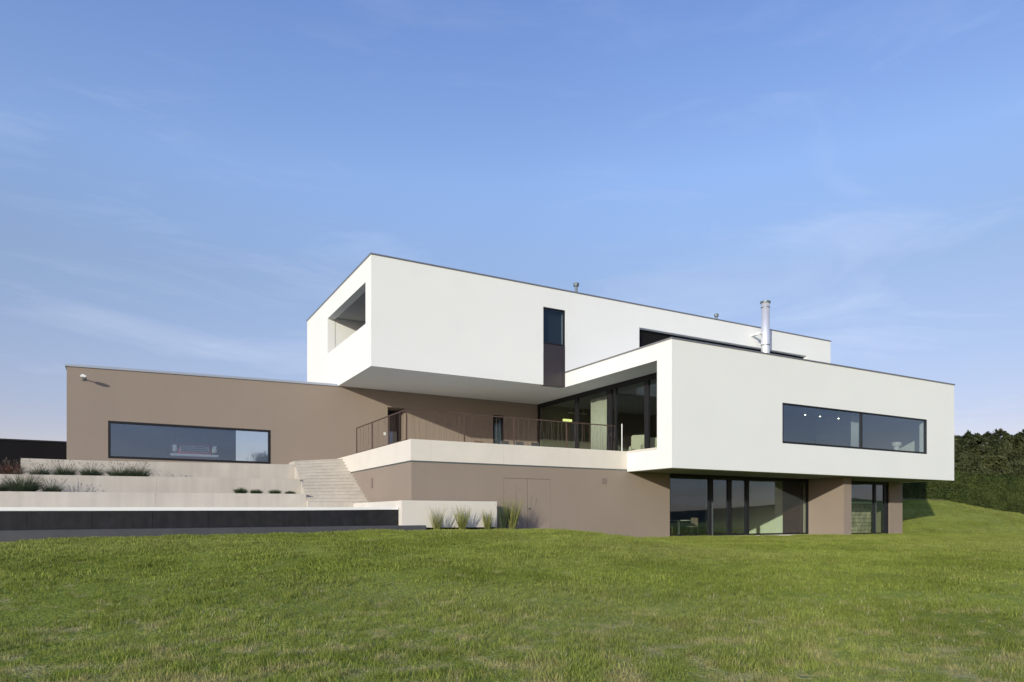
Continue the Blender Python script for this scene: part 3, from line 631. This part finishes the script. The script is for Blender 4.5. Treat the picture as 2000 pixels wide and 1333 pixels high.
# hedges ----------------------------------------------------------
def leaf_cloud(pts,nrm,size,jit,rg):
    n=len(pts); nn=nrm+rg.normal(0,jit,(n,3)); nn/=np.linalg.norm(nn,axis=1)[:,None]
    u=np.cross(nn,rg.normal(0,1,(n,3))); u/=np.linalg.norm(u,axis=1)[:,None]; w=np.cross(nn,u)
    s=(size*rg.uniform(.5,1.3,n))[:,None]; u=u*s; w=w*s*.55
    V=np.stack([pts-u,pts-w*1.0,pts+u,pts+w],1).reshape(-1,3); F=np.arange(4*n).reshape(n,4); return V,F
def hedge(name,path,base,top,thick,n,size,lump,mt,label,lumpscale=.8,cat='hedge',rough_top=.0,seed=1):
    rg=np.random.default_rng(seed); path=np.array(path,float); seg=np.linalg.norm(np.diff(path,axis=0),axis=1); cum=np.r_[0,np.cumsum(seg)]; Ltot=cum[-1]
    def at(s):
        return np.stack([np.interp(s,cum,path[:,0]),np.interp(s,cum,path[:,1])],-1)
    base=np.array(base,float); top=np.array(top,float)
    s=rg.uniform(0,Ltot,n); P0=at(s); P1=at(np.minimum(s+.05,Ltot)); P_=at(np.maximum(s-.05,0)); tg=P1-P_; tg/=np.linalg.norm(tg,axis=1)[:,None]; nr=np.stack([tg[:,1],-tg[:,0]],-1)
    zb=np.interp(s,cum,base); zt=np.interp(s,cum,top)
    kind=rg.uniform(0,1,n); Hh=(zt-zb).mean(); pf=Hh/(Hh*2+thick)
    off=np.where(kind<pf*1.35,thick/2,np.where(kind<pf*1.6,-thick/2,0)); isTop=off==0
    z=zb+(zt-zb)*rg.uniform(0,1,n); o2=np.where(isTop,rg.uniform(-thick/2,thick/2,n),off)
    z=np.where(isTop,zt,z)
    pts=np.stack([P0[:,0]+nr[:,0]*o2,P0[:,1]+nr[:,1]*o2,z],-1)
    nrm=np.stack([nr[:,0]*np.sign(off),nr[:,1]*np.sign(off),np.where(isTop,1.,.15)],-1)
    l1=np.array([mnoise.noise(Vector(p)*lumpscale)+.5*mnoise.noise(Vector(p)*lumpscale*2.3) for p in pts])
    pts=pts+nrm*(l1*lump+rg.uniform(-.5,.3,n)*size*1.2)[:,None]
    pts[:,2]+=np.where(isTop,rg.normal(0,1,n)*rough_top,0)
    V,F=leaf_cloud(pts,nrm,size,.6,rg)
    # dark inner body
    k=40; ss=np.linspace(0,Ltot,k); c=at(ss); t2=np.gradient(c,axis=0); t2/=np.linalg.norm(t2,axis=1)[:,None]; n2=np.stack([t2[:,1],-t2[:,0]],-1); hb=np.interp(ss,cum,base)-.3; ht=np.interp(ss,cum,top)-lump*.55-.1; th=thick/2-lump*.9-.08
    cv=[]
    for i in range(k):
        a=c[i]+n2[i]*th; d=c[i]-n2[i]*th; cv+=[(a[0],a[1],hb[i]),(a[0],a[1],ht[i]),(d[0],d[1],ht[i]),(d[0],d[1],hb[i])]
    cf=[]
    for i in range(k-1):
        for j in range(3): q=4*i+j; cf.append((q,q+1,q+5,q+4))
    cf.append((0,1,2,3)); q=4*(k-1); cf.append((q,q+1,q+2,q+3))
    V=np.vstack([V,np.array(cv)]); F=np.vstack([F,np.array(cf)+4*n])
    o=big_mesh(name,V,F,M[mt]); tag(o,label,cat); return o
hp=[(41.5,30.5),(44.0,28.4),(46.3,27.3),(48.2,27.0),(50.0,26.5),(54.9,24.95),(63.5,22.2),(75,19)]
hb_=[float(zg(a,b)) for a,b in hp]
hedge('clipped_hedge',hp,hb_,[5.2,4.9,4.2,4.0,3.78,3.58,3.3,3.0],1.2,70000,.055,.05,'hedge','neatly clipped green hedge running down the slope right of the house',2.0,seed=3)
hedge('tall_hedge',[(50,44),(58,38.5),(65,35.5),(70.5,32.5),(80,28),(92,24)],[0,0,0,0,0,0],[7.6,7.6,7.65,7.9,8.2,8.4],3.2,150000,.15,1.0,'hedge2','tall shaggy dark green hedge behind the clipped hedge',.85,rough_top=.06,seed=4)
# soil strip at the hedge foot
b=MB()
for (a,c) in zip(hp[:-1],hp[1:]):
    for k in range(4):
        t0,t1=k/4,(k+1)/4; p=Vector((a[0]+(c[0]-a[0])*t0,a[1]+(c[1]-a[1])*t0)); q=Vector((a[0]+(c[0]-a[0])*t1,a[1]+(c[1]-a[1])*t1)); d=(q-p).normalized(); nn=Vector((d.y,-d.x))
        P1,P2,P3,P4=p+nn*.75,q+nn*.75,q-nn*.4,p-nn*.4
        b.quad(*[(w.x,w.y,float(zg(w.x,w.y))+.02) for w in (P1,P2,P3,P4)])
so=b.build('soil_strip',M['soil'],recalc=False); so['kind']='structure'

# bare shrub behind the garage (seen through its rear window)
def shrub(name,x,y,z,h,n,label,seed):
    r=random.Random(seed); m=MB()
    def br(p,d,l,rad,k):
        q=p+d*l; m.cyl(p,q,rad,rad*.6,n=4,cap=False)
        if k==0: return
        for _ in range(3):
            e=(d+Vector((r.uniform(-.6,.6),r.uniform(-.6,.6),r.uniform(-.2,.5)))).normalized(); br(q,e,l*r.uniform(.55,.85),rad*.6,k-1)
    for i in range(n): br(Vector((r.uniform(-.5,.5),r.uniform(-.4,.4),0)),Vector((r.uniform(-.4,.4),r.uniform(-.4,.4),1)).normalized(),h*.36,.02,4)
    o=m.build(name,M['bark'],recalc=False); o.location=(x,y,z); tag(o,label,'shrub'); return o
shrub('bare_shrub',7.3,42.2,float(zg(7.3,42.2)),1.45,30,'bare twiggy shrub seen through the right end of the long garage window',5)

# ------------------------------------------------------------------ vintage car in the garage
car=empty('vintage_car',(2.82,33.45,3.05)); tag(car,'red vintage car with chrome grille parked inside behind the long garage window','car')
def loft(secs,name,mt,parent,close=True,smooth=True):
    """secs: list of (y, [(x,z)...]) cross-sections"""
    m=MB(); k=len(secs[0][1])
    for y,pts in secs:
        for x,z in pts: m.v.append((x,y,z))
    for i in range(len(secs)-1):
        for j in range(k-1 if not close else k):
            a=i*k+j; b_=i*k+(j+1)%k; m.f.append((a,b_,b_+k,a+k))
    m.f.append(tuple(range(k))); m.f.append(tuple(range((len(secs)-1)*k,len(secs)*k)))
    return m.build(name,mt,parent,smooth=smooth)
def sec(w,z0,z1,r=.12,n=4):
    pts=[]
    for cx,cz,a0 in ((w-r,z1-r,0),(-w+r,z1-r,90),(-w+r,z0+r,180),(w-r,z0+r,270)):
        for i in range(n+1):
            a=R_(a0+90*i/n); pts.append((cx+r*math.cos(a),cz+r*math.sin(a)))
    return pts
loft([(0.02,sec(.93,.42,.88,.1)),(.1,sec(.97,.30,.98,.14)),(.5,sec(.99,.28,1.02,.16)),(1.5,sec(1.0,.28,1.05,.16)),(3.6,sec(.99,.28,1.03,.16)),(4.3,sec(.95,.32,.98,.16)),(4.5,sec(.88,.42,.88,.12))],'body',M['red'],car)
loft([(1.45,sec(.78,1.02,1.04,.008)),(1.95,sec(.68,1.02,1.46,.1)),(3.1,sec(.68,1.02,1.46,.1)),(3.6,sec(.76,1.02,1.05,.01))],'cabin',M['dark'],car)
MB().box(-.55,.55,-.005,.03,.60,.84).build('grille_backing',M['black'],car)
g=MB()
for z in (.60,.68,.76,.84): g.box(-.56,.56,-.02,0,z-.008,z+.008)
g.box(-.57,-.55,-.02,0,.59,.85); g.box(.55,.57,-.02,0,.59,.85); g.build('grille',M['chrome'],car)
g=MB()
ring=[(math.cos(2*math.pi*i/24),math.sin(2*math.pi*i/24)) for i in range(25)]
for (a,b_),(c_,d_) in zip(ring[:-1],ring[1:]): g.cyl((a*.085,-.04,.73+b_*.085),(c_*.085,-.04,.73+d_*.085),.008,n=5)
for k in range(3):
    a=R_(90+120*k); g.cyl((0,-.04,.73),(.085*math.cos(a),-.04,.73+.085*math.sin(a)),.009,.004,n=5)
g.build('grille_emblem',M['chrome'],car)
for sx in (-1,1):
    hl=MB(); hl.box(sx*.80-.12,sx*.80+.12,-.03,.03,.56,.92); o=hl.build('headlight',M['lens'],car,bevel=.03)
    g=MB(); g.cyl((sx*.80,-.05,.80),(sx*.80,-.03,.80),.085,n=20); g.cyl((sx*.80,-.05,.64),(sx*.80,-.03,.64),.055,n=16); g.build('headlight_bezel',M['chrome'],o)
g=MB(); g.box(-.98,.98,-.12,-.04,.40,.50); g.build('bumper',M['chrome'],car,bevel=.03)
for sx in (-1,1):
    for yy in (.85,3.55):
        wv=MB(); wv.cyl((sx*.80,yy,.32),(sx*1.0,yy,.32),.32,n=28); o=wv.build('wheel',M['rubber'],car)
        MB().cyl((sx*1.0,yy,.32),(sx*1.01,yy,.32),.2,n=20).build('rim',M['chrome'],o)

# ------------------------------------------------------------------ furniture on the terrace
def terr_chair(x,y,rz,label,first=None):
    if first is not None:
        r=first.copy(); C.objects.link(r); r.location=(x,y,ZF); r.rotation_euler=(0,0,rz); r['label']=label
        for c in first.children: d=c.copy(); C.objects.link(d); d.parent=r
        return r
    e=empty('terrace_chair',(x,y,ZF),rz); tag(e,label,'chair','mesh chairs round the terrace table')
    MB().box(-.23,.23,-.22,.22,.43,.46).build('seat',M['mesh'],e)
    MB().box(-.23,.23,.20,.23,.55,1.0).build('backrest',M['mesh'],e,bevel=.01)
    for sx in (-.22,.22):
        for sy in (-.21,.22):
            MB().cyl((sx,sy,0),(sx,sy,.44 if sy<0 else 1.0),.013,n=8).build('leg',M['gmetal'],e)
    for sx in (-.24,.24): MB().box(sx-.02,sx+.02,-.2,.2,.64,.66).build('armrest',M['gmetal'],e)
    return e
c0=terr_chair(15.95,29.3,R_(180),'terrace chair directly under the narrow window')
terr_chair(16.75,29.25,R_(175),'terrace chair between the narrow window and the glazing, middle of three',c0)
terr_chair(17.6,29.3,R_(186),'terrace chair nearest the terrace glazing',c0)
t=empty('terrace_table',(16.7,30.2,ZF)); tag(t,'low dark terrace table behind the row of mesh chairs','table')
MB().box(-1.3,1.3,-.45,.45,.71,.75).build('tabletop',M['wood'],t)
for sx in (-1.2,1.2):
    for sy in (-.38,.38): MB().box(sx-.03,sx+.03,sy-.03,sy+.03,0,.71).build('leg',M['gmetal'],t)
s=empty('wooden_armchair',(14.6,29.6,ZF),R_(200)); tag(s,'small brown wooden armchair standing alone on the terrace','armchair')
MB().box(-.3,.3,-.3,.3,.36,.42).build('seat',M['wood'],s); 
for k in range(5): MB().box(-.27+.125*k,-.21+.125*k,.26,.29,.42,.95).build('back_slat',M['wood'],s)
for sx in (-.28,.28):
    for sy in (-.27,.27): MB().box(sx-.025,sx+.025,sy-.025,sy+.025,0,.62).build('leg',M['wood'],s)
    MB().box(sx-.04,sx+.04,-.3,.3,.62,.65).build('armrest',M['wood'],s)

# ------------------------------------------------------------------ interior things
def curtain(name,axis,p,u0,u1,z0,z1,label,amp=.05,per=.16):
    m=MB(); n=int((u1-u0)/.02); 
    for i in range(n+1):
        u=u0+(u1-u0)*i/n; d=p+amp*math.sin(u/per*6.283)+.02*math.sin(u*7)
        a=(d,u) if axis=='x' else (u,d)
        m.v+=[(*a,z0),(*a,z1)]
    for i in range(n): m.f.append((2*i,2*i+2,2*i+3,2*i+1))
    o=m.build(name,M['curtain'],smooth=True,recalc=False); so_=o.modifiers.new('s','SOLIDIFY'); so_.thickness=.01; tag(o,label,'curtain'); return o
curtain('curtain','x',19.75,25.95,27.40,ZF+.02,6.45,'cream pleated curtain behind the terrace glazing')
curtain('curtain','y',20.45,29.55,30.15,ZF+.02,6.4,'pale curtain beside the mullion of the picture window',.03,.12)
def armchair(x,y,rz,label,h=.85):
    e=empty('armchair',(x,y,ZF-.02),rz); tag(e,label,'armchair','cream armchairs in the living room')
    MB().box(-.38,.38,-.35,.4,.12,.45).build('seat',M['fabric'],e,bevel=.04)
    MB().box(-.40,.40,.36,.52,.12,h).build('backrest',M['fabric'],e,bevel=.05)
    for sx in (-.44,.44): MB().box(sx-.07,sx+.07,-.35,.5,.12,.62).build('armrest',M['fabric'],e,bevel=.03)
    for sx in (-.36,.36):
        for sy in (-.3,.42): MB().cyl((sx,sy,0),(sx,sy,.13),.02,n=8).build('leg',M['wood'],e)
    return e
armchair(20.5,23.75,R_(150),'cream armchair behind the terrace glazing left of the last mullion',.86)
armchair(20.6,22.55,R_(150),'cream armchair at the right end of the terrace glazing',.86)
armchair(20.9,25.0,R_(130),'high-backed cream armchair left of the light coloured railing post',1.12)
# lit lamp and light bar deep in the room
l=empty('wall_lamp',(20.75,30.9,5.95)); tag(l,'small glowing yellow lamp deep in the living room','lamp')
MB().box(-.28,.28,-.04,.04,-.06,.06).build('lamp_shade',M['lamp_on'],l,bevel=.01); MB().box(-.1,.1,.04,.6,-.02,.02).build('lamp_arm',M['gmetal'],l)
l=MB(); l.box(20.6,21.8,30.6,30.66,6.30,6.33); l.cyl((20.8,30.63,6.33),(20.8,30.63,6.66),.008,n=6); l.cyl((21.6,30.63,6.33),(21.6,30.63,6.66),.008,n=6); tag(l.build('pendant_bar',M['plastic']),'thin white pendant bar above the glowing lamp','lamp')
for i,(x,lb) in enumerate(((27.55,'leftmost ceiling spotlight behind the picture window'),(28.6,'middle ceiling spotlight behind the picture window'),(29.95,'ceiling spotlight nearest the curtain of the picture window'))):
    e=empty('ceiling_spotlight',(x,21.4,6.66)); tag(e,lb,'spotlight','ceiling spotlights behind the picture window')
    MB().cyl((0,0,0),(0,0,-1.02),.012,n=8).build('stem',M['plastic'],e); MB().cyl((0,0,-1.02),(0,0,-1.14),.03,.04,n=14).build('shade',M['plastic'],e); MB().cyl((0,0,-1.142),(0,0,-1.16),.032,n=12).build('bulb',M['spot_on'],e)
# washbasin-like white vases near window end
for i,(x,y,z,lb) in enumerate(((34.9,21.6,ZF,'white plant stand near the right end of the picture window'),)):
    e=empty('plant_stand',(x,y,z-.02)); tag(e,lb,'stand')
    b=MB(); b.cyl((0,0,0),(0,0,1.05),.10,.14,n=16); b.cyl((0,0,1.05),(0,0,1.25),.22,.24,n=18); b.build('pot',M['plastic'],e)
    blades(24,.4,.08,.7,.03,.5,5).build('leaves',M['plastic'],e,recalc=False)
# dining table and chairs on the lower floor
t=empty('dining_table',(22.4,24.2,-.1)); tag(t,'round white table behind the large ground floor pane','table')
b=MB(); b.cyl((0,0,.72),(0,0,.76),.6,n=32); b.build('tabletop',M['ceil'],t); b=MB(); b.cyl((0,0,0),(0,0,.72),.05,n=12); b.cyl((0,0,0),(0,0,.03),.3,n=20); b.build('pedestal',M['plastic'],t)
def schair(x,y,rz,label,first=None):
    if first is not None:
        r=first.copy(); C.objects.link(r); r.location=(x,y,-.1); r.rotation_euler=(0,0,rz); r['label']=label
        for c in first.children: d=c.copy(); C.objects.link(d); d.parent=r
        return r
    e=empty('dining_chair',(x,y,-.1),rz); tag(e,label,'chair','white chairs at the round table indoors')
    MB().box(-.22,.22,-.22,.22,.43,.47).build('seat',M['vent'],e,bevel=.01); MB().box(-.2,.2,.2,.23,.5,.86).build('backrest',M['vent'],e,bevel=.01)
    for sx in (-.19,.19):
        for sy in (-.19,.2): MB().cyl((sx,sy,0),(sx,sy,.43),.014,n=8).build('leg',M['chrome'],e)
    return e
q=schair(21.5,24.0,R_(70),'white dining chair left of the round indoor table'); schair(23.3,24.3,R_(-80),'white dining chair right of the round indoor table',q)
# stone wall added indoors, standing in for stones reflected in the garden door
e=empty('stone_reflection_wall',(34.1,23.6,-.1)); tag(e,'rough stone wall added behind the garden door to stand for a stone reflection','fireplace')
b=MB(); r=random.Random(9)
z=0
while z<1.5:
    hh=r.uniform(.14,.24); x=-1.9
    while x<1.9:
        ww=r.uniform(.25,.6); dd=r.uniform(0,.07); b.box(x+.008,min(x+ww,1.95)-.008,-dd,.3,z+.008,z+hh-.008); x+=ww
    z+=hh
b.build('stone_blocks',mat('rough_wall_stone',(.42,.37,.31),.9,var=.35,vscale=3,bump=.6,bscale=20),e,bevel=.015)
MB().box(-2.0,2.0,-.12,.32,1.62,1.72).build('top_board',M['inwall'],e)

# ------------------------------------------------------------------ camera, sun, sky
cam=bpy.data.cameras.new('Camera'); co=bpy.data.objects.new('Camera',cam); link(co); S.camera=co
cam.lens=24.475; cam.sensor_width=36; cam.shift_y=.1718; cam.clip_end=6000; cam.clip_start=.05
co.location=(0,0,EYE); co.rotation_euler=(R_(90),0,-math.atan2(FX,FY))
sl=bpy.data.lights.new('sun','SUN'); so_=bpy.data.objects.new('sun',sl); link(so_)
sl.energy=2.9; sl.angle=R_(.6); sl.color=(1,.955,.81); so_.rotation_euler=SUN.to_track_quat('-Z','Y').to_euler(); so_.location=(-20,-20,30)
W=bpy.data.worlds.new('World'); S.world=W; W.use_nodes=True; nt=W.node_tree; N=nt.nodes; L=nt.links
bg=N['Background']; sky=N.new('ShaderNodeTexSky'); sky.sky_type='NISHITA'; sky.sun_disc=False
el=math.asin(-SUN.z); az=math.atan2(-SUN.x,-SUN.y)
sky.sun_elevation=el; sky.sun_rotation=az; sky.altitude=300; sky.air_density=1.0; sky.dust_density=.5; sky.ozone_density=2.2
bg.inputs[1].default_value=.15
tc=N.new('ShaderNodeTexCoord')
def cl(scale,rot,st,lo,hi,amt,det=8,dist=.6):
    mp=N.new('ShaderNodeMapping'); mp.inputs['Scale'].default_value=st; mp.inputs['Rotation'].default_value=rot; L.new(tc.outputs['Generated'],mp.inputs[0])
    n=N.new('ShaderNodeTexNoise'); n.inputs['Scale'].default_value=scale; n.inputs['Detail'].default_value=det; n.inputs['Roughness'].default_value=.62; n.inputs['Distortion'].default_value=dist; L.new(mp.outputs[0],n.inputs['Vector'])
    r=N.new('ShaderNodeMapRange'); r.inputs[1].default_value=lo; r.inputs[2].default_value=hi; r.inputs[4].default_value=amt; r.clamp=True; L.new(n.outputs[0],r.inputs[0]); return r.outputs[0]
a=cl(2.0,(R_(12),R_(-18),R_(40)),(1,1.6,5),.52,.82,.36); b_=cl(5,(R_(-25),R_(12),0),(1,1,6),.56,.86,.16)
sxyz=N.new('ShaderNodeSeparateXYZ'); L.new(tc.outputs['Generated'],sxyz.inputs[0])
lowf=N.new('ShaderNodeMapRange'); lowf.inputs[1].default_value=.62; lowf.inputs[2].default_value=.1; lowf.inputs[3].default_value=.25; lowf.inputs[4].default_value=1; L.new(sxyz.outputs[2],lowf.inputs[0])
ad=N.new('ShaderNodeMath'); ad.operation='ADD'; L.new(a,ad.inputs[0]); L.new(b_,ad.inputs[1])
am=N.new('ShaderNodeMath'); am.operation='MULTIPLY'; L.new(ad.outputs[0],am.inputs[0]); L.new(lowf.outputs[0],am.inputs[1])
rp=N.new('ShaderNodeValToRGB'); e=rp.color_ramp.elements; e[0].position=.0; e[0].color=(.40,.275,.305,1); e[1].position=.62; e[1].color=(.56,.54,.68,1)
q=e.new(.12); q.color=(.395,.29,.315,1); q=e.new(.31); q.color=(.52,.425,.425,1); q=e.new(.43); q.color=(.64,.57,.61,1)
L.new(sxyz.outputs[2],rp.inputs[0])
mt=N.new('ShaderNodeMix'); mt.data_type='RGBA'; mt.blend_type='MULTIPLY'; mt.inputs[0].default_value=1; L.new(sky.outputs[0],mt.inputs[6]); L.new(rp.outputs[0],mt.inputs[7])
sc2=N.new('ShaderNodeVectorMath'); sc2.operation='SCALE'; sc2.inputs[3].default_value=2.0; L.new(mt.outputs[2],sc2.inputs[0])
dl=N.new('ShaderNodeVectorMath'); dl.operation='DOT_PRODUCT'; dl.inputs[1].default_value=(-RX,-RY,0); L.new(tc.outputs['Generated'],dl.inputs[0])
dm=N.new('ShaderNodeMapRange'); dm.inputs[1].default_value=0; dm.inputs[2].default_value=.6; dm.inputs[3].default_value=2.0; dm.inputs[4].default_value=2.32; L.new(dl.outputs['Value'],dm.inputs[0]); L.new(dm.outputs[0],sc2.inputs[3])
db=N.new('ShaderNodeVectorMath'); db.operation='DOT_PRODUCT'; db.inputs[1].default_value=(-FX,-FY,0); L.new(tc.outputs['Generated'],db.inputs[0])
dbm=N.new('ShaderNodeMapRange'); dbm.inputs[1].default_value=0; dbm.inputs[2].default_value=.7; L.new(db.outputs['Value'],dbm.inputs[0])
mb=N.new('ShaderNodeMix'); mb.data_type='RGBA'; mb.blend_type='MULTIPLY'; L.new(dbm.outputs[0],mb.inputs[0]); L.new(sc2.outputs[0],mb.inputs[6]); mb.inputs[7].default_value=(.88,.94,1.04,1)
mx=N.new('ShaderNodeMix'); mx.data_type='RGBA'; L.new(am.outputs[0],mx.inputs[0]); L.new(mb.outputs[2],mx.inputs[6]); mx.inputs[7].default_value=(5.0,5.2,6.0,1)
L.new(mx.outputs[2],bg.inputs[0])
S.view_settings.view_transform='Standard'; S.view_settings.look='None'; S.view_settings.exposure=.35; S.view_settings.gamma=1
S.render.engine='CYCLES'
S.cycles.max_bounces=8; S.cycles.transparent_max_bounces=24
